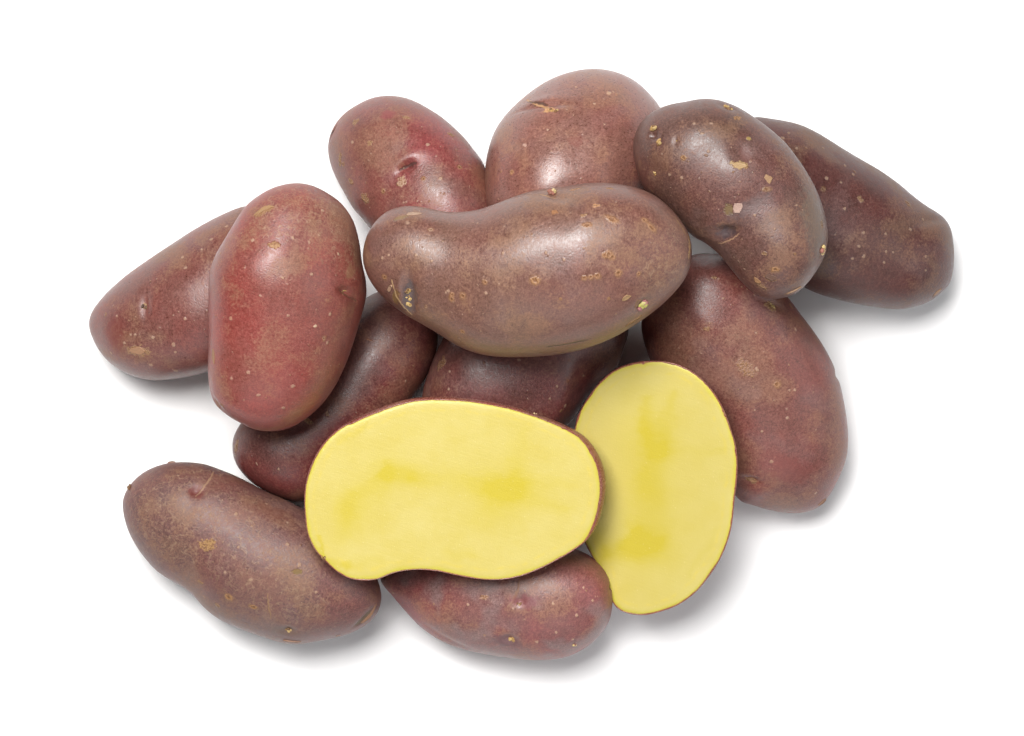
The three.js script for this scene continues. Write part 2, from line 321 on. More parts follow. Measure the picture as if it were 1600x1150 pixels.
// ---------------------------------------------------------------- eye buds and flakes of loose skin
const BUDS = new THREE.MeshStandardMaterial({ name: 'eye_bud', vertexColors: true, roughness: 0.6 });
const BUDTONES = { tan: [[0.32, 0.19, 0.06], [0.44, 0.30, 0.12], [0.14, 0.065, 0.02]], green: [[0.42, 0.38, 0.10], [0.33, 0.13, 0.13], [0.46, 0.40, 0.16]], pale: [[0.50, 0.36, 0.20], [0.26, 0.10, 0.07], [0.46, 0.34, 0.14]], dark: [[0.14, 0.07, 0.03], [0.26, 0.15, 0.07], [0.07, 0.035, 0.02]] };
function bud(g, seed, [px, py, r1, r2, deg, tone, n = 9, sink = 0]) {
  const f = frameAt(g, px, py, deg), rand = rng(seed * 131 + Math.round(px * 7 + py)), parts = [], tones = BUDTONES[tone];
  for (let i = 0; i < n; i++) {
    const a = i / n * 6.28 + rand(), rr = Math.sqrt(rand()) * 0.75, R = (0.36 + rand() * 0.26) * Math.min(r1, r2) * PX;
    const geo = new THREE.IcosahedronGeometry(1, 2), p = geo.attributes.position, col = new Float32Array(p.count * 3), c = tones[Math.floor(rand() * 3)], k = 0.8 + rand() * 0.4;
    for (let v = 0; v < p.count; v++) {
      const x = p.getX(v), y = p.getY(v), z = p.getZ(v), w = 1 + 0.35 * noise(x * 1.3 + i * 9, y * 1.3 + seed, z * 1.3);
      p.setXYZ(v, x * w * R * 1.15, y * w * R * 0.9, z * w * R * (0.8 + 0.5 * rand() * 0));
      const q = 0.95 * k * (1 + 0.4 * noise(x * 3 + i, y * 3, z * 3)); col[v * 3] = c[0] * q; col[v * 3 + 1] = c[1] * q; col[v * 3 + 2] = c[2] * q;
    }
    geo.deleteAttribute('uv'); geo.setAttribute('color', new THREE.BufferAttribute(col, 3));
    const m = new THREE.Matrix4().makeBasis(f.U, f.V, f.N);
    geo.rotateZ(rand() * 6.28).applyMatrix4(m);
    const at = f.P.clone().addScaledVector(f.U, Math.cos(a) * rr * r1 * PX).addScaledVector(f.V, Math.sin(a) * rr * r2 * PX).addScaledVector(f.N, R * (0.25 + 0.5 * rand()) - sink * MM);
    geo.translate(at.x - g.at[0], at.y - g.at[1], at.z - g.at[2]);
    parts.push(geo);
  }
  const geo = mergeGeometries(parts); geo.computeVertexNormals();
  const m = new THREE.Mesh(geo, BUDS); m.name = 'eye_bud'; m.castShadow = m.receiveShadow = true;
  return m;
}
function flake(g, seed, [px, py, r1, r2, deg, color, lift = 0.2]) {
  // a thin irregular scale of skin that follows the surface, its rim curling up
  const f = frameAt(g, px, py, deg), rand = rng(seed * 53 + Math.round(px)), row = g.nr + 1, rings = 6, seg = 40;
  const near = [];
  const reach = 2.2 * Math.max(r1, r2) * PX + 0.001;
  for (let i = 0; i < g.pos.length; i += 3) { const x = g.pos[i] - f.P.x, y = g.pos[i + 1] - f.P.y, z = g.pos[i + 2] - f.P.z; if (x * x + y * y + z * z < reach * reach) near.push([x * f.U.x + y * f.U.y + z * f.U.z, x * f.V.x + y * f.V.y + z * f.V.z, x * f.N.x + y * f.N.y + z * f.N.z]); }
  // smooth local height: distance-weighted mean of the skin's vertices
  const height = (u, v) => { let s = 0, w = 0; const k = 1 / (0.0006 ** 2); for (const q of near) { const e = Math.exp(-((q[0] - u) ** 2 + (q[1] - v) ** 2) * k); s += e * q[2]; w += e; } return w > 1e-6 ? s / w : 0; };
  const pos = [], col = [], ix = [], edge = [];
  const nc = 6 + Math.floor(rand() * 3), corner = Array.from({ length: nc }, (_, i) => { const a = (i + 0.7 * (rand() - 0.5)) / nc * 6.2832, r = 0.72 + 0.55 * rand(); return [a, r * Math.cos(a), r * Math.sin(a)]; });
  for (let i = 0; i < seg; i++) {          // straight broken edges between the corners, a little ragged
    const a = i / seg * 6.2832, c = Math.cos(a), s = Math.sin(a); let r = 1;
    for (let k = 0; k < nc; k++) { const p = corner[k], q = corner[(k + 1) % nc], den = c * (q[2] - p[2]) - s * (q[1] - p[1]), t = (p[1] * (q[2] - p[2]) - p[2] * (q[1] - p[1])) / den, u = Math.abs(q[1] - p[1]) > Math.abs(q[2] - p[2]) ? (t * c - p[1]) / (q[1] - p[1]) : (t * s - p[2]) / (q[2] - p[2]); if (t > 0 && u >= -0.001 && u <= 1.001) r = t; }
    edge.push(clamp(r, 0.3, 1.4) * (1 + (rand() - 0.5) * 0.12));
  }
  const curl = rand() * 6.28;
  for (let k = 0; k <= rings; k++) for (let i = 0; i < seg; i++) {
    const rr = k === rings ? 1.0 : 0.985 * k / (rings - 1), a = i / seg * 6.2832, u = Math.cos(a) * rr * edge[i] * r1 * PX, v = Math.sin(a) * rr * edge[i] * r2 * PX;
    const up = k === rings ? -0.06 : 0.05 + lift * rr ** 3 * (0.35 + 0.65 * Math.max(0, Math.cos(a - curl))) + 0.02 * noise(u * 3000, v * 3000, seed);
    const h = height(u, v) + up * MM, p = f.P.clone().addScaledVector(f.U, u).addScaledVector(f.V, v).addScaledVector(f.N, h);
    pos.push(p.x - g.at[0], p.y - g.at[1], p.z - g.at[2]);
    const q = 1 + 0.22 * noise(u * 2500 + 9, v * 5000, seed * 3);
    col.push(color[0] * q * 0.64, color[1] * q * 0.60, color[2] * q * 0.60);
  }
  for (let k = 0; k < rings; k++) for (let i = 0; i < seg; i++) { const a = k * seg + i, b = k * seg + (i + 1) % seg, c = a + seg, e = b + seg; ix.push(a, b, c, b, e, c); }
  const geo = new THREE.BufferGeometry(); geo.setAttribute('position', new THREE.Float32BufferAttribute(pos, 3)); geo.setAttribute('color', new THREE.Float32BufferAttribute(col, 3)); geo.setIndex(ix); geo.computeVertexNormals();
  const n = geo.attributes.normal; let s = 0; for (let i = 0; i < n.count; i++) s += n.getX(i) * f.N.x + n.getY(i) * f.N.y + n.getZ(i) * f.N.z;
  if (s < 0) { for (let i = 0; i < ix.length; i += 3) [ix[i], ix[i + 1]] = [ix[i + 1], ix[i]]; geo.setIndex(ix); geo.computeVertexNormals(); }
  const m = new THREE.Mesh(geo, FLAKES); m.name = 'skin_flake'; m.castShadow = m.receiveShadow = true;
  return m;
}
const FLAKES = new THREE.MeshStandardMaterial({ name: 'loose_skin', vertexColors: true, roughness: 0.6, side: THREE.DoubleSide });

// ---------------------------------------------------------------- building one whole potato
let potatoes = 0;
function numbered(name, n) { return n ? name + '_' + String(n).padStart(3, '0') : name; }
function potato(d) {
  const pts = d.outline; let cx = 0, cz = 0; for (let i = 0; i < pts.length; i += 2) { cx += pts[i]; cz += pts[i + 1]; } cx /= pts.length / 2; cz /= pts.length / 2;
  const pose = { y: 0.018, a: 0, b: 0, cx: 0, cz: 0 };
  let pos;
  for (let k = 0; k < 4; k++) {
    [pose.cx, pose.cz] = plan(cx, cz, pose.y);
    pos = bodyGrid(d, pose);
    if (d.rest === 'heap') { const [y, a, b] = settle(pos, pose.cx, pose.cz, d.limit ?? 0.3); pose.y = y; pose.a = a; pose.b = b; }
    else { if (d.lean) { [pose.a, pose.b] = d.lean; for (let i = 0; i < pos.length; i += 3) pos[i + 1] += pose.a * (pos[i] - pose.cx) + pose.b * (pos[i + 2] - pose.cz); } let low = 0; for (let i = 1; i < pos.length; i += 3) low = Math.min(low, pos[i]); pose.y = -low; if (d.lean) for (let i = 0; i < pos.length; i += 3) pos[i + 1] -= pose.a * (pos[i] - pose.cx) + pose.b * (pos[i + 2] - pose.cz); }
  }
  for (let i = 0; i < pos.length; i += 3) pos[i + 1] += pose.y + pose.a * (pos[i] - pose.cx) + pose.b * (pos[i + 2] - pose.cz);
  addToHeap(pos);
  console.log(d.key, 'centre', (pose.y * 1000).toFixed(1), 'tilt', pose.a.toFixed(2), pose.b.toFixed(2));
  const g = { pos, nt: NT, nr: NR };
  Object.assign(g, gridNormals(pos, NT, NR));
  const places = (d.dents || []).map((v) => v);
  for (const v of places) dent(g, v);
  Object.assign(g, gridNormals(pos, NT, NR));
  let low = 1; for (let i = 1; i < pos.length; i += 3) low = Math.min(low, pos[i]);
  g.at = [pose.cx, low, pose.cz];
  const t = new THREE.Group();
  t.name = numbered('potato', potatoes++);
  t.position.set(...g.at);
  t.userData = { label: d.label, category: 'potato', group: 'whole red-skinned potatoes in the heap' };
  t.add(gridMesh(g, 'skin', skinMaterial(g, d, 1024, 640)));
  for (const v of d.buds || []) t.add(bud(g, d.seed, v));
  for (const v of d.flakes || []) t.add(flake(g, d.seed, v));
  scene.add(t);
}

// ---------------------------------------------------------------- a potato cut in half, flesh up
let halves = 0;
function half(d) {
  const M = 288, RINGS = 56;
  const O = closedSpline(d.outline, M, 3);
  const area = O.reduce((s, p, i) => { const q = O[(i + 1) % M]; return s + p[0] * q[1] - q[0] * p[1]; }, 0), sign = area > 0 ? 1 : -1;
  const inward = (list, i) => { const a = list[(i + M - 2) % M], b = list[(i + 2) % M], x = b[0] - a[0], y = b[1] - a[1], m = Math.hypot(x, y); return [-y / m * sign, x / m * sign]; };
  const F = O.map((p, i) => { const n = inward(O, i), w = d.rim(-n[0], -n[1]); return [p[0] + n[0] * w, p[1] + n[1] * w]; });
  const E = F.map((p, i) => { const n = inward(F, i); const w = d.edge * (1 + 0.5 * noise(p[0] * 0.05, p[1] * 0.05, d.seed) + 0.55 * noise(p[0] * 0.2, p[1] * 0.2, d.seed) + 2.2 * step(0.45, 0.75, noise(p[0] * 0.11, p[1] * 0.11, d.seed + 4))); return [p[0] + n[0] * w, p[1] + n[1] * w]; });
  const [ax, ay, bx, by] = d.spine;
  const core = F.map(([x, y]) => { const t = clamp(((x - ax) * (bx - ax) + (y - ay) * (by - ay)) / ((bx - ax) ** 2 + (by - ay) ** 2)); const s = t * t * (3 - 2 * t); return [mix(ax, bx, mix(t, s, 0.5)), mix(ay, by, mix(t, s, 0.5))]; });
  const pcx = (ax + bx) / 2, pcy = (ay + by) / 2;
  const pose = { y: 0.02, a: 0, b: 0, cx: 0, cz: 0 };
  const world = (px, py) => { let y = pose.y; for (let k = 0; k < 3; k++) { const [x, z] = plan(px, py, y); y = pose.y + pose.a * (x - pose.cx) + pose.b * (z - pose.cz); } return plan(px, py, y); };
  let pos; const nt = RINGS + 2, nr = M;
  for (let k = 0; k < 4; k++) {
    [pose.cx, pose.cz] = plan(pcx, pcy, pose.y);
    pos = new Float32Array((nt + 1) * (nr + 1) * 3);
    const w = { O: O.map((p) => world(...p)), F: F.map((p) => world(...p)), E: E.map((p) => world(...p)), C: core.map((p) => world(...p)) };
    for (let i = 0; i <= nt; i++) for (let j = 0; j <= nr; j++) {
      const q = j % M, o = (i * (nr + 1) + j) * 3; let x, y, z;
      if (i === 0) { x = w.E[q][0]; z = w.E[q][1]; y = -0.00022; }
      else if (i === 1) { x = w.E[q][0]; z = w.E[q][1]; y = 0.00002; }
      else {
        const f = Math.sin((i - 2) / RINGS * Math.PI / 2), s = Math.sqrt(Math.max(0, 1 - f ** 2.5)), b = Math.sin(Math.PI * Math.min(1, f / 0.55)) ** 0.8;
        x = w.C[q][0] + (w.F[q][0] - w.C[q][0]) * s + (w.O[q][0] - w.F[q][0]) * b * 1.1; z = w.C[q][1] + (w.F[q][1] - w.C[q][1]) * s + (w.O[q][1] - w.F[q][1]) * b * 1.1;
        y = -0.00006 - d.depth * MM * f * (1 + 0.05 * noise(x * 60, f, z * 60));
      }
      pos[o] = x; pos[o + 1] = y; pos[o + 2] = z;
    }
    const [y, a, b] = settle(pos, pose.cx, pose.cz, d.limit); pose.y = y; pose.a = a; pose.b = b;
  }
  console.log(d.key, 'cut height', (pose.y * 1000).toFixed(1), 'tilt', pose.a.toFixed(2), pose.b.toFixed(2));
  const tilt = (x, z) => pose.y + pose.a * (x - pose.cx) + pose.b * (z - pose.cz);
  for (let i = 0; i < pos.length; i += 3) pos[i + 1] += tilt(pos[i], pos[i + 2]);
  addToHeap(pos);
  const g = { pos, nt, nr };
  Object.assign(g, gridNormals(pos, nt, nr));
  for (const v of d.dents || []) dent(g, v);
  Object.assign(g, gridNormals(pos, nt, nr));
  let low = 1; for (let i = 1; i < pos.length; i += 3) low = Math.min(low, pos[i]);
  g.at = [pose.cx, low, pose.cz];
  const t = new THREE.Group(); t.name = numbered('potato_half', halves++); t.position.set(...g.at);
  t.userData = { label: d.label, category: 'potato half', group: 'halves of a cut potato' };
  t.add(gridMesh(g, 'skin', skinMaterial(g, d, 640, 1024)));
  for (const v of d.buds || []) t.add(bud(g, d.seed, v));
  for (const v of d.flakes || []) t.add(flake(g, d.seed, v));
  // the cut face
  const K = 60, vp = [], uv = [], ix = [], rim = E.map((p) => world(...p)), mid = core.map((p) => world(...p));
  let x0 = 1, x1 = -1, z0 = 1, z1 = -1; for (const [x, z] of rim) { x0 = Math.min(x0, x); x1 = Math.max(x1, x); z0 = Math.min(z0, z); z1 = Math.max(z1, z); }
  for (let k = 0; k <= K; k++) for (let j = 0; j <= M; j++) {
    const q = j % M, r = 1 - (1 - k / K) ** 1.6, x = mix(mid[q][0], rim[q][0], r), z = mix(mid[q][1], rim[q][1], r);
    const y = tilt(x, z) + 0.00016 - 0.00030 * r ** 40 + 0.00010 * fbm(x * 55, d.seed, z * 55, 2) * (1 - r ** 8);
    vp.push(x - g.at[0], y - g.at[1], z - g.at[2]); uv.push((x - x0) / (x1 - x0), (z - z0) / (z1 - z0));
  }
  for (let k = 0; k < K; k++) for (let j = 0; j < M; j++) { const a = k * (M + 1) + j, b = a + 1, c = a + M + 1, e = c + 1; if (sign > 0) ix.push(a, b, c, b, e, c); else ix.push(a, c, b, b, c, e); }
  const geo = new THREE.BufferGeometry(); geo.setAttribute('position', new THREE.Float32BufferAttribute(vp, 3)); geo.setAttribute('uv', new THREE.Float32BufferAttribute(uv, 2)); geo.setIndex(ix); geo.computeVertexNormals();
  { const n = geo.attributes.normal; let s = 0; for (let i = 0; i < n.count; i++) s += n.getY(i); if (s < 0) { for (let i = 0; i < ix.length; i += 3) [ix[i], ix[i + 1]] = [ix[i + 1], ix[i]]; geo.setIndex(ix); geo.computeVertexNormals(); } }
  const H = 900, W = Math.round(H * (x1 - x0) / (z1 - z0)), c8 = new Uint8Array(W * H * 4), d8 = new Uint8Array(W * H * 4);
  const ring = rim.filter((_, i) => i % 2 === 0).map(([x, z]) => [x * 1000, z * 1000]);
  const pith = d.pith.map(([px, py, qx, qy, w0, w1, s]) => { const a = world(px, py), b = world(qx, qy); return [a[0] * 1000, a[1] * 1000, b[0] * 1000, b[1] * 1000, w0 * 0.2, w1 * 0.2, (w0 < 20 ? 1.5 : 1.0) * s]; });
  for (let v = 0; v < H; v++) for (let u = 0; u < W; u++) {
    const x = mix(x0, x1, (u + 0.5) / W) * 1000, z = mix(z0, z1, (v + 0.5) / H) * 1000;
    let e = 1e9;
    for (let i = 0; i < ring.length; i++) { const a = ring[i], b = ring[(i + 1) % ring.length], dx = b[0] - a[0], dz = b[1] - a[1], s = clamp(((x - a[0]) * dx + (z - a[1]) * dz) / (dx * dx + dz * dz)), q = (x - a[0] - s * dx) ** 2 + (z - a[1] - s * dz) ** 2; if (q < e) e = q; }
    e = Math.sqrt(e);                                                    // mm from the skin
    const wob = fbm(x * 0.12, d.seed, z * 0.12, 3), fine = fbm(x * 0.55, 4, z * 0.55 + d.seed, 3), grit = noise(x * 3.3, 9, z * 3.3);
    const fib = fbm(x * 0.16 + wob * 2, 7 + d.seed, z * 0.75 + wob * 3, 3), sx = x + fine * 1.1 + wob * 3, sz = z + fib * 1.5 + wob * 3;
    let s = 0.05 * step(0.05, 0.4, fib);
    for (const p of pith) { const dx = p[2] - p[0], dz = p[3] - p[1], k = clamp(((sx - p[0]) * dx + (sz - p[1]) * dz) / (dx * dx + dz * dz + 1e-6)), w = mix(p[4], p[5], k) * (1 + 0.12 * fine + 0.55 * wob), m = Math.hypot(sx - p[0] - k * dx, sz - p[1] - k * dz) / w; if (m < 2.5) s += p[6] * Math.exp(-m * m * 1.4); }
    s = clamp(s * (1.15 + 0.15 * fine));
    let r = 0.83, gg = 0.665, b = 0.205;
    const lite = clamp(0.55 + wob * 0.9 + fine * 0.15);
    r = mix(0.462, 0.495, lite); gg = mix(0.377, 0.418, lite); b = mix(0.086, 0.136, lite);
    r = mix(r, 0.445, s); gg = mix(gg, 0.358, s); b = mix(b, 0.036, s);
    const cortex = Math.exp(-(((e - 2.3 - wob * 1.4) / 0.45) ** 2)) * clamp(0.4 + fine * 2.2) * 0.5;   // ring of vessels a little in from the skin
    r = mix(r, 0.53, cortex); gg = mix(gg, 0.42, cortex); b = mix(b, 0.07, cortex);
    const green = step(1.25, 0.05, e + wob * 0.7) * 0.8;                // thin green-yellow layer right under the skin
    r = mix(r, 0.47, green); gg = mix(gg, 0.415, green); b = mix(b, 0.045, green);
    const under = step(0.16, 0.01, e + 0.1 * grit); r = mix(r, 0.34, under); gg = mix(gg, 0.19, under); b = mix(b, 0.06, under);
    const dot = step(0.50, 0.66, noise(x * 2.1 + 30, 2, z * 2.1)) * 0.5 + step(0.42, 0.6, noise(x * 5.2, 3, z * 5.2)) * 0.22;
    r = mix(r, 0.66, dot * 0.4); gg = mix(gg, 0.58, dot * 0.4); b = mix(b, 0.28, dot * 0.4);
    const q = 1 + 0.012 * grit; r *= q; gg *= q; b *= q;
    const o = (v * W + u) * 4; c8[o] = enc(r); c8[o + 1] = enc(gg); c8[o + 2] = enc(b); c8[o + 3] = 255;
    const knife = noise(x * 0.15 + z * 0.05, 1, z * 1.6 - x * 0.5);
    d8[o] = clamp(0.5 + 0.05 * knife + 0.06 * fine + 0.06 * grit + dot * 0.12) * 255; d8[o + 1] = clamp(d.gloss + 0.10 * fine + 0.08 * grit) * 255; d8[o + 2] = 0; d8[o + 3] = 255;
  }
  const make = (a, srgb) => { const x = new THREE.DataTexture(a, W, H, THREE.RGBAFormat); x.magFilter = x.minFilter = THREE.LinearFilter; if (srgb) x.colorSpace = THREE.SRGBColorSpace; x.needsUpdate = true; return x; };
  const data = make(d8, false);
  const flesh = new THREE.Mesh(geo, new THREE.MeshPhysicalMaterial({ name: 'potato_flesh', map: make(c8, true), bumpMap: data, bumpScale: 0.0002, roughnessMap: data, roughness: 1, ior: 1.36 }));
  flesh.name = 'flesh'; flesh.castShadow = flesh.receiveShadow = true;
  t.add(flesh);
  scene.add(t);
}

// ---------------------------------------------------------------- skins: base, red blush (colour + how much), russet, bloom, net, roughness
const MAUVE = { base: [0.135, 0.058, 0.046], red: [0.17, 0.042, 0.036, 0.8], russet: 0.5, bloom: 0.2, net: 0, rough: 0.40 };
const skin = (o) => ({ ...MAUVE, ...o });
// outlines are plan points round each potato as seen from above; hidden stretches are closed with a likely curve
// ---- bottom layer, on the table
potato({ key: 'left', lean: [0.25, 0], seed: 1, flat: 0.95, axis: -35, specks: 135,
  label: 'reddish brown potato at the far left, its right end under the bright red upright potato',
  outline: [383, 322, 346, 336, 303, 359, 266, 383, 230, 407, 193, 434, 160, 465, 143, 489, 139, 507, 147, 533, 164, 559, 186, 577, 215, 590, 244, 594, 277, 591, 325, 580, 372, 548, 415, 500, 440, 450, 448, 395, 438, 345, 415, 324],
  skin: skin({ tone: 0.85, base: [0.16, 0.068, 0.054], russet: 0.5, rough: 0.37 }),
  dents: [[227, 480, 20, 9, 80, 0.75], [216, 472, 30, 12, 75, -0.1], [150, 520, 30, 20, 60, 0.3]],
  buds: [[226, 478, 5, 5, 80, 'dark', 6, 0.3]],
  flakes: [[216, 549, 15, 6.5, -5, [0.44, 0.25, 0.14], 0.15]],
  marks: [['scab', 216, 548, 22, 10, -5], ['tint', 178, 520, 20, 34, 0, [0.16, 0.035, 0.03], 0.6], ['spot', 239, 529, 3.5], ['spot', 272, 538, 4, 5], ['spot', 274, 549, 3], ['spot', 203, 522, 2.4], ['spot', 211, 522, 3, 2], ['spot', 274, 580, 5, 4], ['spot', 236, 571, 5, 4], ['spot', 194, 537, 3], ['spot', 174, 551, 3], ['spot', 354, 354, 4, 3], ['spot', 330, 374, 4, 3], ['spot', 285, 402, 3.5], ['spot', 291, 419, 4, 2.6], ['spot', 316, 390, 2.6], ['spot', 182, 493, 2.5], ['spot', 289, 496, 3]] });
potato({ key: 'upper left', lean: [0.25, 0.18], seed: 2, flat: 0.95, axis: 48, specks: 153,
  label: 'pinkish red potato with rusty blotches and a slit-like eye at upper left',
  outline: [604, 149.6, 580, 153.6, 560, 163, 540, 176, 524, 194, 515, 214, 512.4, 234, 517, 258, 526, 280, 538, 302, 552, 326, 568, 344, 590, 372, 620, 400, 660, 422, 700, 425, 735, 410, 760, 380, 772, 340, 770, 300, 758, 262, 752, 250, 740, 234, 726, 216, 710, 200, 690, 183, 670, 170, 650, 159, 630, 152],
  skin: skin({ tone: 0.85, base: [0.175, 0.068, 0.052], red: [0.22, 0.044, 0.046, 0.95], russet: 0.42, bloom: 0.18, rough: 0.39 }),
  dents: [[634, 259, 13, 6.5, -28, 1.4], [620, 272, 40, 24, -28, 0.5], [640, 246, 30, 12, -28, -0.4], [520, 206, 12, 3, -38, 0.6]],
  buds: [[632, 261, 7, 5, -40, 'pale', 7, 0.5]],
  marks: [['line', 637, 257, 15, 2.6, -30, 2, [0.07, 0.025, 0.02], -0.2], ['scab', 629, 284, 9, 8, 0, [0.40, 0.25, 0.16]], ['line', 520, 206, 14, 1.6, -38, 0, DARK, -0.2], ['scab', 578, 224, 6, 4, -20], ['scab', 556, 190, 7, 5, 0], ['ring', 537, 257, 4], ['ring', 598, 300, 4], ['scab', 530, 250, 5, 12, 0], ['ring', 662, 278, 4], ['spot', 668, 227, 4], ['scab', 572, 310, 10, 8, 30], ['scab', 548, 285, 6, 5, 0], ['spot', 550, 222, 3.5], ['scab', 635, 184, 7, 4, 20], ['scab', 705, 210, 7, 5, 0], ['ring', 720, 261, 4], ['spot', 688, 280, 3.5], ['tint', 605, 178, 12, 10, 0, [0.23, 0.04, 0.05], 0.6]] });
potato({ key: 'top', lean: [-0.12, 0.22], seed: 3, flat: 0.92, axis: 75, specks: 117,
  label: 'smooth purplish brown potato at the top centre with a long scabbed crease',
  outline: [757.4, 293, 758, 264, 763.6, 231, 774.4, 202, 794, 175, 812.5, 157, 838, 137, 863, 122.6, 892, 112.5, 921, 107.8, 946.6, 109, 972, 116, 994, 128, 1012, 144, 1030, 166, 1041, 192, 1045, 225, 1037, 265, 1012, 305, 975, 345, 920, 372, 860, 380, 810, 370, 776, 350, 760, 322],
  skin: skin({ tone: 1.1, base: [0.165, 0.080, 0.062], red: [0.165, 0.058, 0.048, 0.7], russet: 0.4, bloom: 0.18, rough: 0.33 }),
  dents: [[845, 163, 32, 5, 19, 0.9], [850, 156, 34, 10, 19, -0.25], [915, 165, 60, 40, 0, 0.25]],
  buds: [[864, 172, 9, 5, 10, 'tan', 9, 0.35], [836, 163, 5, 3, 20, 'dark', 5, 0.3]],
  marks: [['line', 845, 164, 34, 2.2, 19, 1, [0.36, 0.20, 0.09], -0.1], ['scab', 862, 172, 12, 6, 10, [0.42, 0.22, 0.09]], ['line', 838, 160, 20, 2.5, 22, 0, [0.06, 0.025, 0.015], -0.2], ['spot', 952, 146, 5], ['spot', 930, 161, 2.6], ['spot', 819, 227, 6, 3, 30, [0.36, 0.22, 0.17]], ['ring', 799, 269, 4], ['spot', 899, 136, 2], ['spot', 944, 194, 2], ['spot', 856, 202, 2.5], ['tint', 902, 220, 16, 12, 0, [0.17, 0.045, 0.035], 0.4]] });
potato({ key: 'right', lean: [-0.2, 0.08], seed: 4, flat: 0.93, axis: 28, specks: 105,
  label: 'long dull purple-brown potato at the far right with a blunt tip',
  outline: [1178.7, 183, 1201.6, 185, 1224.6, 188.6, 1247.5, 194, 1270.5, 204, 1293, 217, 1316, 231.7, 1345, 249, 1374, 266, 1402.5, 286, 1425, 305, 1445.5, 320.6, 1462.7, 331, 1477, 342, 1485, 356.5, 1489, 376.5, 1490.5, 399.5, 1489, 422, 1484, 442.5, 1471, 457, 1454, 470, 1434, 478, 1414, 482.7, 1391, 482.7, 1362, 479, 1333.6, 474, 1305, 467, 1276, 458, 1250, 445, 1215, 420, 1180, 382, 1150, 332, 1136, 280, 1136, 235, 1150, 200],
  skin: skin({ tone: 0.56, base: [0.108, 0.040, 0.032], red: [0.115, 0.025, 0.021, 0.8], russet: 0.5, bloom: 0.24, rough: 0.44 }),
  dents: [[1452, 345, 10, 40, 75, 0.55], [1330, 350, 60, 40, 20, 0.3], [1250, 250, 60, 30, 30, 0.25]],
  buds: [],
  flakes: [[1464, 457, 8, 4, -38, [0.42, 0.24, 0.12], 0.1]],
  marks: [['scab', 1465, 457, 11, 6, -40], ['ring', 1418, 317, 7, 5, 55], ['spot', 1320, 260, 3.5], ['spot', 1334, 272, 3.5], ['spot', 1292, 278, 4], ['spot', 1286, 232, 3], ['spot', 1322, 325, 3.5], ['spot', 1314, 286, 3], ['spot', 1345, 314, 3], ['spot', 1441, 344, 3], ['spot', 1422, 359, 3.5], ['spot', 1350, 363, 3], ['spot', 1343, 386, 4, 3], ['spot', 1350, 399, 3.5], ['spot', 1332, 405, 3.5, 2.5], ['spot', 1382, 411, 3.2], ['spot', 1385, 394, 3], ['spot', 1395, 394, 2.6], ['spot', 1446, 402, 3], ['spot', 1446, 423, 2.6], ['spot', 1384, 364, 3], ['spot', 1224, 216, 4], ['spot', 1231, 208, 3], ['spot', 1245, 233, 3], ['scab', 1345, 310, 6, 4, 40], ['tint', 1290, 240, 30, 12, 35, [0.20, 0.11, 0.07], 0.4]] });
potato({ key: 'mid right', lean: [-0.05, -0.2], seed: 5, flat: 0.8, axis: 58, specks: 126,
  label: 'plump plum-red potato at the right behind the upright cut half',
  outline: [1083, 398, 1110, 396, 1150, 402, 1195, 428, 1232, 466, 1251, 491, 1274, 521.6, 1293, 552, 1308.6, 586.7, 1318, 625, 1324, 663, 1324.7, 701.5, 1320, 724, 1308.6, 751, 1293, 778, 1278, 793, 1255, 801, 1224, 801, 1194, 795, 1171, 787.6, 1160, 785, 1138, 760, 1118, 722, 1098, 684, 1072, 647, 1046, 614, 1024, 582, 1012, 552, 1004, 525, 1002, 505, 1012, 465, 1040, 425],
  skin: skin({ tone: 0.87, base: [0.152, 0.060, 0.048], red: [0.175, 0.045, 0.038, 0.8], russet: 0.35, bloom: 0.24, rough: 0.40 }),
  dents: [[1100, 500, 40, 20, 40, -0.5], [1176, 752, 14, 6, 0, 0.6], [1170, 755, 26, 12, -10, 0.4], [1309, 584, 8, 20, 0, 0.5], [1205, 472, 22, 8, 10, 0.6]],
  buds: [[1206, 477, 9, 6, 0, 'tan', 6, 0.4]],
  flakes: [[1176, 750, 8, 4, 10, [0.40, 0.23, 0.12], 0.25], [1284, 785, 9, 4, -32, [0.42, 0.24, 0.14], 0.3]],
  marks: [['scab', 1204, 478, 12, 8, 0], ['scab', 1176, 750, 10, 5, 10], ['line', 1306, 582, 14, 2, 75, -2, [0.10, 0.05, 0.025], -0.2], ['scab', 1103, 514, 5, 4, 0], ['scab', 1165, 575, 22, 10, 40, [0.26, 0.14, 0.09]], ['scab', 1117, 435, 5, 3, 0], ['spot', 1242, 610, 3.2], ['spot', 1182, 577, 3], ['spot', 1204, 721, 4], ['spot', 1143, 690, 2.6], ['ring', 1215, 600, 6], ['spot', 1191, 675, 3], ['spot', 1231, 651, 3], ['spot', 1185, 579, 3], ['spot', 1173, 435, 2.5], ['spot', 1243, 514, 4, 2.5, 60], ['spot', 1274, 770, 3.2], ['scab', 1236, 478, 6, 4, 50], ['tint', 1236, 735, 40, 26, 20, [0.17, 0.035, 0.03], 0.45]] });
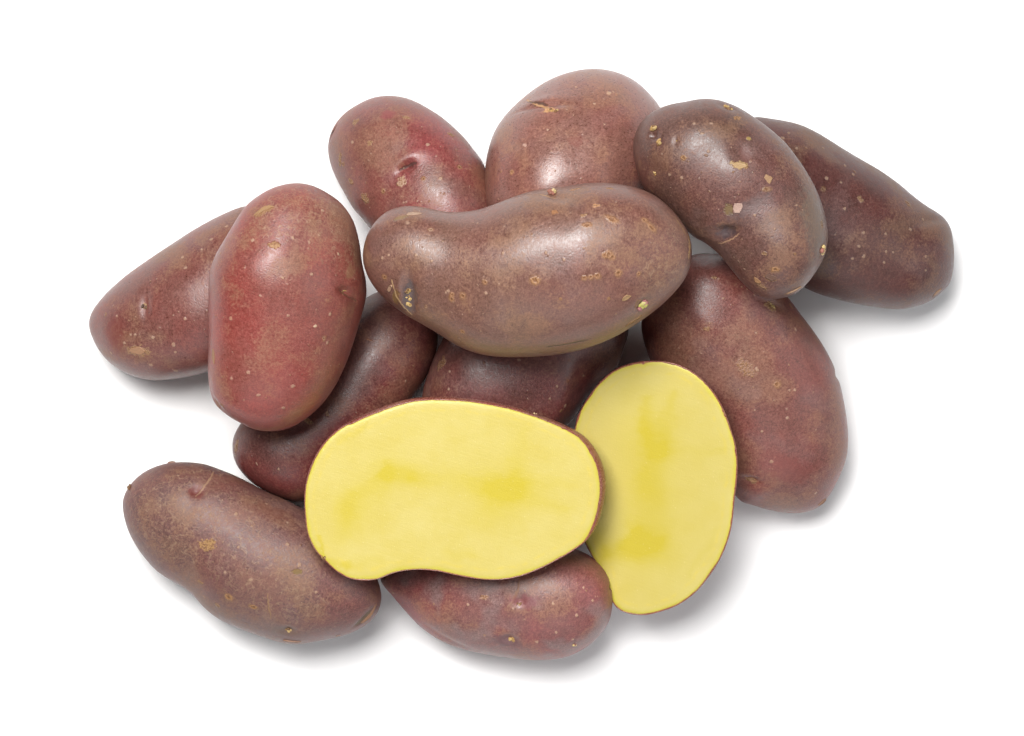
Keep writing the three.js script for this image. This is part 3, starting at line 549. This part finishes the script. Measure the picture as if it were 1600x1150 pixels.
potato({ key: 'behind', seed: 6, flat: 0.9, axis: -38, specks: 108,
  label: 'dark maroon potato lying under both the bright red potato and the long brown one',
  outline: [375, 663, 365, 683, 363.3, 702.8, 368, 722.6, 381.5, 742, 398, 757, 418, 769, 441, 779, 471, 785, 505, 774, 560, 728, 605, 680, 640, 630, 668, 585, 681, 552, 684, 520, 680, 485, 660, 458, 630, 448, 592, 455, 545, 485, 490, 540, 430, 603, 397, 637],
  skin: skin({ tone: 0.85, base: [0.125, 0.045, 0.038], red: [0.15, 0.026, 0.026, 0.9], russet: 0.3, bloom: 0.18, rough: 0.41 }),
  buds: [],
  marks: [['scab', 369, 698, 6, 16, 15, [0.34, 0.2, 0.11]], ['scab', 480, 658, 8, 4, 30], ['spot', 578, 531, 7, 2, 20, [0.3, 0.13, 0.07]], ['spot', 434, 732, 2.5], ['spot', 402, 725, 4, 1.6, 60], ['spot', 512, 646, 3, 5, 0]] });
potato({ key: 'middle', seed: 7, flat: 0.78, axis: 8, specks: 99,
  label: 'dark purple-brown potato between the long brown potato and the horizontal cut half',
  outline: [670, 580, 660, 615, 660, 655, 690, 695, 745, 708, 805, 706, 850, 692, 888, 662, 908, 636, 926, 612, 946, 594, 964, 573, 974, 544.6, 982, 518, 975, 482, 930, 460, 850, 452, 770, 462, 715, 495, 686, 541],
  skin: skin({ tone: 0.8, base: [0.125, 0.05, 0.042], red: [0.15, 0.034, 0.034, 0.8], russet: 0.35, bloom: 0.24, rough: 0.41 }),
  dents: [[905, 600, 16, 60, 15, 0.5], [700, 560, 40, 20, 60, 0.3]],
  marks: [['scab', 690, 568, 9, 14, 30, [0.22, 0.11, 0.06]], ['spot', 884, 633, 4], ['spot', 888, 595, 4, 4, 0, [0.2, 0.07, 0.035]], ['spot', 871, 602, 3], ['spot', 702, 580, 2.6], ['spot', 700, 608, 2.6], ['spot', 912, 588, 2.6], ['spot', 858, 622, 2.6], ['spot', 878, 642, 4, 4, 0, BROWN]] });
potato({ key: 'lower left', lean: [0.1, -0.08], seed: 9, flat: 0.92, axis: 32, specks: 153,
  label: 'brown netted potato at the lower left on the white table',
  outline: [191.6, 788.7, 195, 772, 205, 755.6, 223, 739, 243, 729, 266, 723, 292, 722, 319, 725, 345, 734, 371.6, 745, 395, 757, 418, 769, 444, 780, 471, 793.6, 505, 810, 540, 836, 568, 868, 590, 906, 596, 931, 593, 950.5, 583, 967, 563, 982, 540, 992, 513.7, 998.4, 487, 1003.4, 461, 1006.7, 437.7, 1003.4, 411, 995, 378, 983.6, 345, 968.7, 322, 952, 305.5, 934, 292, 921, 269, 907.6, 246, 892.7, 226, 871, 210, 848, 198, 821.7],
  skin: skin({ tone: 0.8, base: [0.145, 0.074, 0.066], red: [0.155, 0.049, 0.042, 0.75], russet: 0.45, bloom: 0.30, rough: 0.44 }),
  net: [[270, 800, 110], [360, 830, 90], [300, 740, 80], [440, 930, 90], [400, 890, 70]],
  dents: [[305, 768, 9, 8, 0, 0.9], [318, 764, 36, 10, -50, 0.35], [451, 985, 11, 8, 0, 0.8], [410, 820, 60, 30, 20, 0.2], [570, 966, 20, 6, -55, 0.35]],
  buds: [[305, 768, 4, 4, 0, 'dark', 5, 0.5], [451, 985, 5.5, 5, 0, 'tan', 7, 0.25], [203, 762, 6, 5, 0, 'dark', 5, 0]],
  flakes: [[266, 722, 6, 3, -5, [0.40, 0.22, 0.15], 0.35], [458, 1002, 14, 3.5, 5, [0.36, 0.21, 0.13], 0.3], [577, 962, 19, 3.2, -55, [0.36, 0.20, 0.11], 0.25], [528, 993, 4, 2.4, -10, [0.46, 0.30, 0.24], 0.2]],
  marks: [['tint', 305, 768, 15, 12, 0, [0.16, 0.03, 0.025], 0.65], ['line', 322, 752, 30, 2, -62, 4, [0.30, 0.17, 0.10], 0.12], ['ring', 356, 933, 8, 7, 20, [0.38, 0.19, 0.065]], ['scab', 340, 945, 6, 5], ['ring', 397, 948, 8, 5, 10, [0.38, 0.19, 0.065]], ['bare', 466, 893, 9, 5, 0], ['spot', 468, 883, 4, 5, 0], ['bare', 567, 966, 20, 7, -55, [0.12, 0.085, 0.05]], ['line', 421, 950, 24, 1.6, 92, 0, [0.27, 0.15, 0.075], 0.15], ['spot', 372, 855, 3], ['spot', 368, 804, 3.4], ['spot', 416, 787, 3], ['spot', 448, 816, 2.5], ['scab', 325, 850, 14, 10, 0, [0.36, 0.2, 0.07]], ['spot', 392, 905, 4, 3], ['spot', 352, 896, 3.2], ['scab', 312, 910, 6, 4], ['spot', 450, 851, 3.5], ['spot', 493, 927, 3], ['tint', 445, 985, 26, 12, 0, [0.14, 0.1, 0.075], 0.5], ['tint', 420, 800, 30, 18, 20, [0.15, 0.045, 0.03], 0.45]] });
// ---- the cut half that leans on the plum-red potato
half({ key: 'half upright', seed: 21, depth: 14, limit: 0.26, edge: 1.5, gloss: 0.40, spine: [1015, 690, 1030, 840],
  label: 'upright cut potato half at the lower right, its yellow flesh facing up',
  outline: [899, 663, 903, 648, 918, 621, 937, 596, 960, 577, 983, 567.5, 1010, 563, 1033, 563, 1052, 566, 1071, 573, 1090.5, 585, 1110, 604, 1125, 625, 1136, 648, 1144, 671, 1151, 694, 1154, 724, 1152.5, 755, 1149, 782, 1145.6, 817, 1139, 844, 1128, 871, 1112, 897, 1090, 924, 1063.5, 944, 1037, 955, 1006, 961.7, 979, 958.6, 962, 949, 950, 926, 945, 905, 934, 884, 919, 860, 903, 820, 893, 750, 893, 700],
  rim: (nx, ny) => 0.6 + 1.1 * Math.max(0, nx) ** 2 + 0.8 * Math.max(0, -ny),
  skin: skin({ base: [0.22, 0.075, 0.05], red: [0.20, 0.04, 0.03, 0.7], rough: 0.30 }), specks: 20,
  pith: [[1011, 625, 1013, 700, 10, 16, 0.30], [1050, 618, 1036, 705, 9, 14, 0.25], [1010, 700, 1020, 850, 40, 40, 0.50], [1012, 745, 1012, 760, 26, 26, 0.25], [1030, 705, 1130, 705, 14, 8, 0.14], [1010, 850, 950, 868, 24, 18, 0.40], [990, 860, 1030, 840, 16, 12, 0.2], [930, 835, 945, 870, 14, 14, 0.35], [1080, 900, 1120, 830, 6, 5, 0.12]] });
potato({ key: 'bottom', lean: [0.12, -0.12], seed: 8, flat: 0.92, axis: 24, specks: 108,
  label: 'mauve-red potato at the bottom centre under the lower edge of the horizontal cut half',
  outline: [595, 908, 615, 933, 637.5, 959.5, 660, 982, 691, 1002, 726, 1015, 771, 1024, 815, 1030, 850.5, 1031, 886, 1026, 917, 1010.5, 939, 990.5, 952.6, 968, 957, 942, 954.5, 911, 944, 888, 926, 871, 905, 860, 860, 846, 800, 838, 730, 838, 665, 852, 615, 872, 594, 890],
  skin: skin({ tone: 1.05, base: [0.155, 0.067, 0.06], red: [0.19, 0.044, 0.046, 0.9], russet: 0.4, bloom: 0.75, rough: 0.42 }),
  dents: [[797, 1000, 12, 9, 0, 0.9], [812, 940, 9, 8, 0, 0.9], [790, 936, 24, 9, -65, 0.35], [955, 914, 4, 14, 0, 0.8], [700, 1000, 40, 8, 30, 0.3]],
  buds: [[797, 999, 7, 6, 0, 'tan', 6, 0.4], [811, 940, 5, 5, 0, 'tan', 6, 0.4], [898, 1007, 4.5, 3.5, 0, 'pale', 4, 0.05]],
  marks: [['tint', 793, 1001, 24, 12, 10, PLUM, 0.55], ['line', 800, 928, 24, 2.4, -66, 5, [0.21, 0.11, 0.07], 0.1], ['tint', 820, 940, 22, 12, 0, [0.16, 0.03, 0.045], 0.5], ['spot', 731, 944, 3], ['spot', 901, 961, 3.2], ['spot', 926, 939, 3], ['spot', 838, 1002, 3.5], ['spot', 870, 988, 3], ['spot', 895, 1000, 3], ['spot', 864, 941, 3], ['spot', 912, 919, 2.5], ['line', 700, 1004, 14, 2, 25, 0, [0.14, 0.06, 0.03], -0.15], ['scab', 757, 933, 9, 4, 0, [0.32, 0.18, 0.12]]] });
// ---- upper layer
potato({ key: 'red', seed: 10, flat: 0.9, axis: 100, rest: 'heap', limit: 0.14, specks: 135,
  label: 'bright red potato lying on top of the left side of the heap',
  outline: [460, 286, 430.5, 292, 405, 305, 385, 321, 372, 339, 354, 369, 335.5, 401.5, 327, 431, 326, 467, 326, 504, 326, 544, 325, 580, 328, 610, 335.5, 630, 354, 648, 376, 661, 398, 671, 423, 674, 449, 670, 474, 657, 500, 635, 522, 606, 540, 569.5, 553, 533, 564, 496.5, 572, 465, 572, 440, 566, 412, 561, 376, 551, 343, 533, 317.5, 511, 301, 485, 289],
  skin: skin({ tone: 0.9, base: [0.19, 0.064, 0.050], red: [0.222, 0.046, 0.038, 0.9], russet: 0.5, bloom: 0.12, rough: 0.39 }),
  net: [[520, 345, 75], [550, 400, 45], [470, 310, 60], [430, 340, 50]],
  dents: [[540, 454, 14, 6, 10, 0.9], [550, 462, 28, 12, 20, 0.35], [338, 630, 14, 8, 60, 0.4], [355, 400, 30, 20, 60, 0.25], [430, 385, 40, 20, -60, -0.3]],
  buds: [[538, 454, 6.5, 4, 5, 'tan', 8, 0.3]],
  flakes: [[413, 327, 15, 4.6, -22, [0.46, 0.28, 0.13], 0.25], [334.5, 557, 4.5, 13, 0, [0.36, 0.19, 0.09], 0.1]],
  marks: [['scab', 413, 328, 18, 7, -22], ['line', 545, 463, 22, 2, 8, 2, [0.12, 0.05, 0.025], -0.2], ['tint', 548, 425, 14, 10, -30, [0.27, 0.15, 0.08], 0.55], ['scab', 427, 384, 9, 6, 10, [0.36, 0.2, 0.09]], ['scab', 340, 632, 7, 12, -20, [0.26, 0.13, 0.08]], ['scab', 347, 633, 5, 3, 40], ['line', 368, 655, 12, 1.6, 25, 0, BROWN, 0.1], ['spot', 458, 372, 3, 3.5], ['spot', 483, 378, 2.6, 4], ['spot', 528, 397, 4, 3], ['spot', 486, 428, 4, 3], ['spot', 503, 328, 4, 3], ['spot', 396, 375, 3.5], ['spot', 441, 434, 3], ['spot', 529, 398, 3], ['spot', 361, 497, 4, 4, 0, [0.4, 0.22, 0.13]], ['spot', 492, 509, 4, 3, 0, [0.6, 0.45, 0.3]], ['spot', 450, 494, 3], ['spot', 512, 536, 3.6], ['spot', 387, 581, 3.5], ['spot', 362, 591, 3], ['spot', 458, 603, 5, 4], ['spot', 404, 617, 5, 3], ['spot', 442, 637, 3.6], ['spot', 514, 491, 3.6], ['spot', 406, 461, 2.4], ['tint', 410, 560, 100, 120, 5, [0.24, 0.036, 0.030], 0.2], ['tint', 548, 470, 12, 26, 0, [0.12, 0.028, 0.022], 0.5]] });
potato({ key: 'upper right', seed: 12, flat: 0.88, axis: 48, rest: 'heap', specks: 105,
  label: 'greyish brown potato with yellow buds and pale flakes at the upper right',
  outline: [989, 228, 992, 210, 1001, 191.5, 1019, 175, 1044.5, 164, 1070, 159, 1095, 154.5, 1121, 156, 1150, 166, 1175, 181, 1200, 199, 1226, 222, 1247.5, 249.5, 1266, 278.5, 1280, 307.5, 1289, 336.5, 1293.5, 365.5, 1290, 394.5, 1280, 416, 1262, 442, 1244, 458, 1226, 465, 1204, 467, 1182, 460, 1160.5, 442, 1142, 420, 1124, 398, 1102.5, 380, 1082.6, 369, 1055, 342, 1030, 317, 1008, 297, 995.6, 268],
  skin: skin({ tone: 0.75, base: [0.122, 0.064, 0.049], red: [0.13, 0.043, 0.035, 0.7], russet: 0.45, bloom: 0.27, rough: 0.43 }),
  dents: [[1135, 364, 16, 9, -20, 1.2], [1140, 366, 40, 16, -25, 0.5], [1120, 375, 26, 7, -20, -0.25], [1020, 212, 7, 6, 0, 1.0], [1056, 220, 4, 6, 0, 0.4], [1160, 238, 14, 22, -20, 0.6], [1024, 268, 22, 20, 0, 0.6], [1150, 262, 30, 18, 0, -0.3], [1168, 320, 30, 16, 0, 0.3], [1137, 167, 12, 8, 30, 0.4], [1285, 392, 9, 9, 0, 0.5]],
  buds: [[1022, 199, 6.5, 5.5, -45, 'tan', 9, 0.1], [1029.5, 222, 5, 6, 0, 'tan', 7, 0.25], [1056, 221, 3.5, 4, 0, 'tan', 4, 0.35], [1137, 168, 9, 5, 25, 'tan', 10, 0.2], [1022, 271, 4, 3.5, 0, 'tan', 5, 0.2], [1136, 364, 8, 4, -25, 'tan', 8, 0.7], [1285.5, 391, 6.5, 9.5, 15, 'pale', 10, 0.1]],
  flakes: [[1154, 325, 9, 9, 0, [0.52, 0.36, 0.29], 0.22], [1156, 257, 11, 5, 5, [0.50, 0.34, 0.16], 0.2], [1202, 279, 6, 6.5, 0, [0.42, 0.26, 0.13], 0.06], [1240, 455, 15, 4, -35, [0.36, 0.22, 0.12], 0.3], [1205, 434, 9, 5, 10, [0.17, 0.09, 0.06], 0.2], [1183, 438, 7, 4, 25, [0.40, 0.22, 0.10], 0.2]],
  marks: [['bare', 1138, 328, 7.5, 10, 0, [0.16, 0.10, 0.028]], ['scab', 1155, 256, 14, 7, 5, [0.45, 0.30, 0.13]], ['ring', 1196, 296, 8, 4, 0, [0.3, 0.17, 0.09]], ['ring', 1212, 422, 8.5, 4.8, -10, [0.38, 0.19, 0.075]], ['scab', 1204, 434, 10, 6, 10, [0.3, 0.15, 0.07]], ['tint', 1136, 364, 18, 10, -20, [0.05, 0.034, 0.04], 0.75], ['tint', 1172, 322, 34, 12, -30, [0.12, 0.085, 0.085], 0.5], ['line', 1138, 374, 22, 1.4, -22, 3, [0.32, 0.18, 0.1], 0.1], ['ring', 1068, 247, 5, 4.5, 0, [0.4, 0.21, 0.08]], ['scab', 1152, 184, 9, 4, -30, [0.36, 0.18, 0.07]], ['spot', 1171, 216, 5, 4, 0, [0.36, 0.24, 0.06]], ['scab', 1285, 350, 4, 7, 0], ['scab', 1196, 396, 5, 3.5], ['spot', 1242, 397, 3.5, 3, 0, BROWN], ['spot', 1173, 252, 3.4], ['spot', 1097, 208, 4, 2.6], ['spot', 1112, 192, 4, 2.2], ['spot', 1085, 192, 3], ['spot', 1107, 236, 3], ['spot', 1065, 277, 3.2], ['spot', 1047, 273, 3], ['spot', 1246, 320, 3, 2], ['spot', 1212, 357, 2.4], ['spot', 1179, 335, 3], ['scab', 1190, 448, 12, 4, 35, [0.34, 0.19, 0.1]], ['scab', 1240, 455, 17, 5, -35, [0.34, 0.2, 0.11]], ['tint', 1165, 240, 9, 16, -20, [0.14, 0.045, 0.035], 0.6], ['tint', 1028, 262, 16, 20, 0, [0.13, 0.05, 0.035], 0.5], ['tint', 1275, 345, 26, 60, -8, [0.15, 0.125, 0.095], 0.45]] });
potato({ key: 'long', seed: 11, flat: 0.86, axis: 8, rest: 'heap', limit: 0.1, specks: 153,
  label: 'long brown kidney-shaped potato lying across the middle on top of the heap',
  outline: [567, 407.5, 568, 387, 574, 366, 586, 347, 605, 330, 625.6, 323, 649.7, 322, 674, 326.7, 698, 331, 722, 331, 746, 327.7, 770, 320, 797.5, 309.5, 825, 300, 852.5, 294.7, 887, 290.6, 914, 286.5, 942, 285.5, 969, 288, 997, 294, 1024, 306, 1045, 323, 1065.6, 347, 1077.7, 369.7, 1081, 394, 1077.7, 418, 1069, 438, 1055, 455.6, 1038, 473, 1017.5, 490, 993, 507, 962.5, 526, 935, 538, 907.5, 546.7, 880, 552.6, 852.5, 556, 818, 558, 784, 557.7, 756, 554.6, 729, 546.7, 705, 534.7, 684, 521, 660, 507, 636, 493.4, 612, 476, 591, 457, 576, 435],
  skin: skin({ tone: 0.9, base: [0.16, 0.085, 0.062], red: [0.155, 0.060, 0.048, 0.6], russet: 0.5, bloom: 0.24, rough: 0.38 }),
  net: [[1050, 420, 60], [1065, 370, 40]],
  dents: [[639, 462, 11, 30, 0, 1.5], [626, 462, 8, 36, -8, -0.5], [868, 306, 26, 10, 50, 0.6], [1006, 476, 12, 10, 0, 0.7], [650, 330, 40, 14, 10, 0.2], [930, 540, 60, 6, -18, 0.25]],
  buds: [[637.5, 455, 5.2, 4.6, 0, 'tan', 8, 0.25], [639, 465, 5, 4.4, 0, 'tan', 8, 0.3], [639.5, 474.5, 4.8, 4.4, 0, 'tan', 8, 0.25], [864, 301, 6.5, 6.5, 0, 'pale', 8, 0], [1005, 475, 7, 12, 35, 'green', 11, 0.05]],
  flakes: [[648, 333, 11, 4, -8, [0.52, 0.36, 0.25], 0.12], [610, 450, 3.4, 9, 25, [0.48, 0.30, 0.19], 0.4], [980, 466, 7.5, 4.5, -25, [0.44, 0.28, 0.13], 0.2], [996, 474, 5, 10, 25, [0.30, 0.17, 0.085], 0.15], [865, 331, 5.5, 4, 10, [0.40, 0.19, 0.08], 0.2], [988, 502, 16, 3, -38, [0.32, 0.18, 0.06], 0.25]],
  marks: [['tint', 640, 462, 12, 32, 0, [0.075, 0.062, 0.066], 0.7], ['bare', 619, 465, 7, 20, 8, [0.19, 0.10, 0.028]], ['line', 628, 468, 34, 1.6, 72, 5, [0.42, 0.27, 0.13], 0.15], ['bare', 627, 340, 13, 4.5, -10, [0.21, 0.13, 0.06]], ['ring', 834, 437, 8.5, 7.5, 0, [0.36, 0.18, 0.07]], ['ring', 957, 344, 12, 5.5, 25], ['ring', 917, 352, 9, 4.5, -5], ['ring', 1007, 345, 5.5, 4], ['ring', 1018, 357, 10, 4.5, 40], ['ring', 953, 396, 6, 7, 0], ['ring', 946, 400, 5], ['ring', 959, 402, 4.5], ['ring', 914, 433, 4.5], ['ring', 923, 435, 4.5], ['ring', 935, 432, 5.5], ['ring', 967, 428, 6], ['ring', 997, 427, 4], ['spot', 701, 456, 3.5], ['ring', 708, 460, 4.5], ['ring', 705, 467, 5], ['ring', 724, 463, 5.5], ['spot', 698, 456, 2.4], ['ring', 600, 433, 5], ['spot', 597, 404, 3.2], ['spot', 606, 399, 2.6], ['spot', 649, 399, 3], ['spot', 676, 409, 2.6], ['ring', 722, 518, 4.5], ['spot', 785, 397, 2.6], ['ring', 759, 443, 4.5], ['spot', 758, 457, 3.2], ['spot', 852, 392, 2.6], ['spot', 883, 406, 2.6], ['spot', 914, 387, 2.2], ['scab', 933, 323, 8, 3.4, 0, [0.40, 0.20, 0.09]], ['scab', 900, 296, 9, 3, -15, [0.38, 0.2, 0.1]], ['scab', 952, 294, 6, 3, 0], ['scab', 912, 336, 5, 3], ['spot', 875, 469, 3.2, 3, 0, BROWN], ['line', 856, 306, 14, 1.6, 55, 0, [0.36, 0.2, 0.09], 0.12], ['line', 890, 536, 34, 1.8, -20, 0, [0.05, 0.03, 0.012], -0.25], ['line', 955, 521, 40, 2.0, -27, 2, [0.20, 0.11, 0.035], -0.12], ['line', 905, 545, 40, 1.4, -12, 0, [0.20, 0.115, 0.05], 0.05], ['scab', 1078, 385, 5, 20, 0, [0.40, 0.24, 0.1]], ['line', 1064, 352, 16, 1.6, 50, 0, [0.3, 0.17, 0.08], 0.1], ['spot', 950, 468, 4, 4, 0, BROWN], ['spot', 720, 284, 3]] });
half({ key: 'half level', seed: 20, depth: 15, limit: 0.12, edge: 1.3, gloss: 0.36, spine: [585, 760, 835, 755],
  label: 'horizontal cut potato half at the front of the heap with smooth yellow flesh',
  outline: [726, 621, 691, 619, 655, 620, 624, 625.7, 584, 640, 549, 655.5, 522, 673, 500, 697.6, 484, 728.7, 475.5, 764, 475.5, 799.7, 480, 835, 493, 862, 506, 875, 522, 890.6, 544, 904, 571, 908, 593, 905, 615, 896, 646, 891, 682, 893, 713, 899.5, 744, 905, 775, 907, 806, 903, 841.6, 890.7, 872.7, 875, 899, 859.6, 921.5, 842, 935, 819.7, 943.7, 791, 948, 760, 943.7, 728.7, 930, 700, 912.6, 680, 890, 666.6, 859, 653, 828, 642, 801.7, 634, 766, 626.6],
  rim: (nx, ny) => { const m = Math.max(0, nx * 0.97 - ny * 0.24); return 0.7 + 9.0 * m ** 2.2 + 4.8 * Math.max(0, -ny) * (nx > -0.5 ? 1 : 0.5) * (1 - m); },
  skin: skin({ base: [0.23, 0.085, 0.06], red: [0.20, 0.04, 0.032, 0.7], rough: 0.26 }), specks: 27,
  dents: [[836, 645, 7, 6, 25, 0.5]],
  buds: [[835, 646, 4, 3, 20, 'pale', 4, 0.1], [505, 872, 5, 4, 50, 'tan', 5, 0]],
  pith: [[775, 768, 800, 755, 34, 30, 0.50], [770, 760, 640, 742, 22, 14, 0.34], [640, 742, 600, 738, 14, 12, 0.34], [600, 740, 545, 800, 18, 26, 0.34], [545, 800, 530, 840, 24, 18, 0.22], [800, 750, 818, 670, 18, 12, 0.16], [800, 757, 895, 757, 16, 8, 0.18], [800, 770, 885, 796, 16, 10, 0.22], [740, 810, 800, 780, 16, 16, 0.12], [498, 835, 505, 868, 4, 3, 0.45], [508, 872, 545, 888, 4, 6, 0.3], [545, 888, 600, 880, 6, 8, 0.18], [530, 690, 580, 655, 5, 5, 0.2], [700, 862, 740, 868, 8, 5, 0.14]] });

renderer.render(scene, camera);
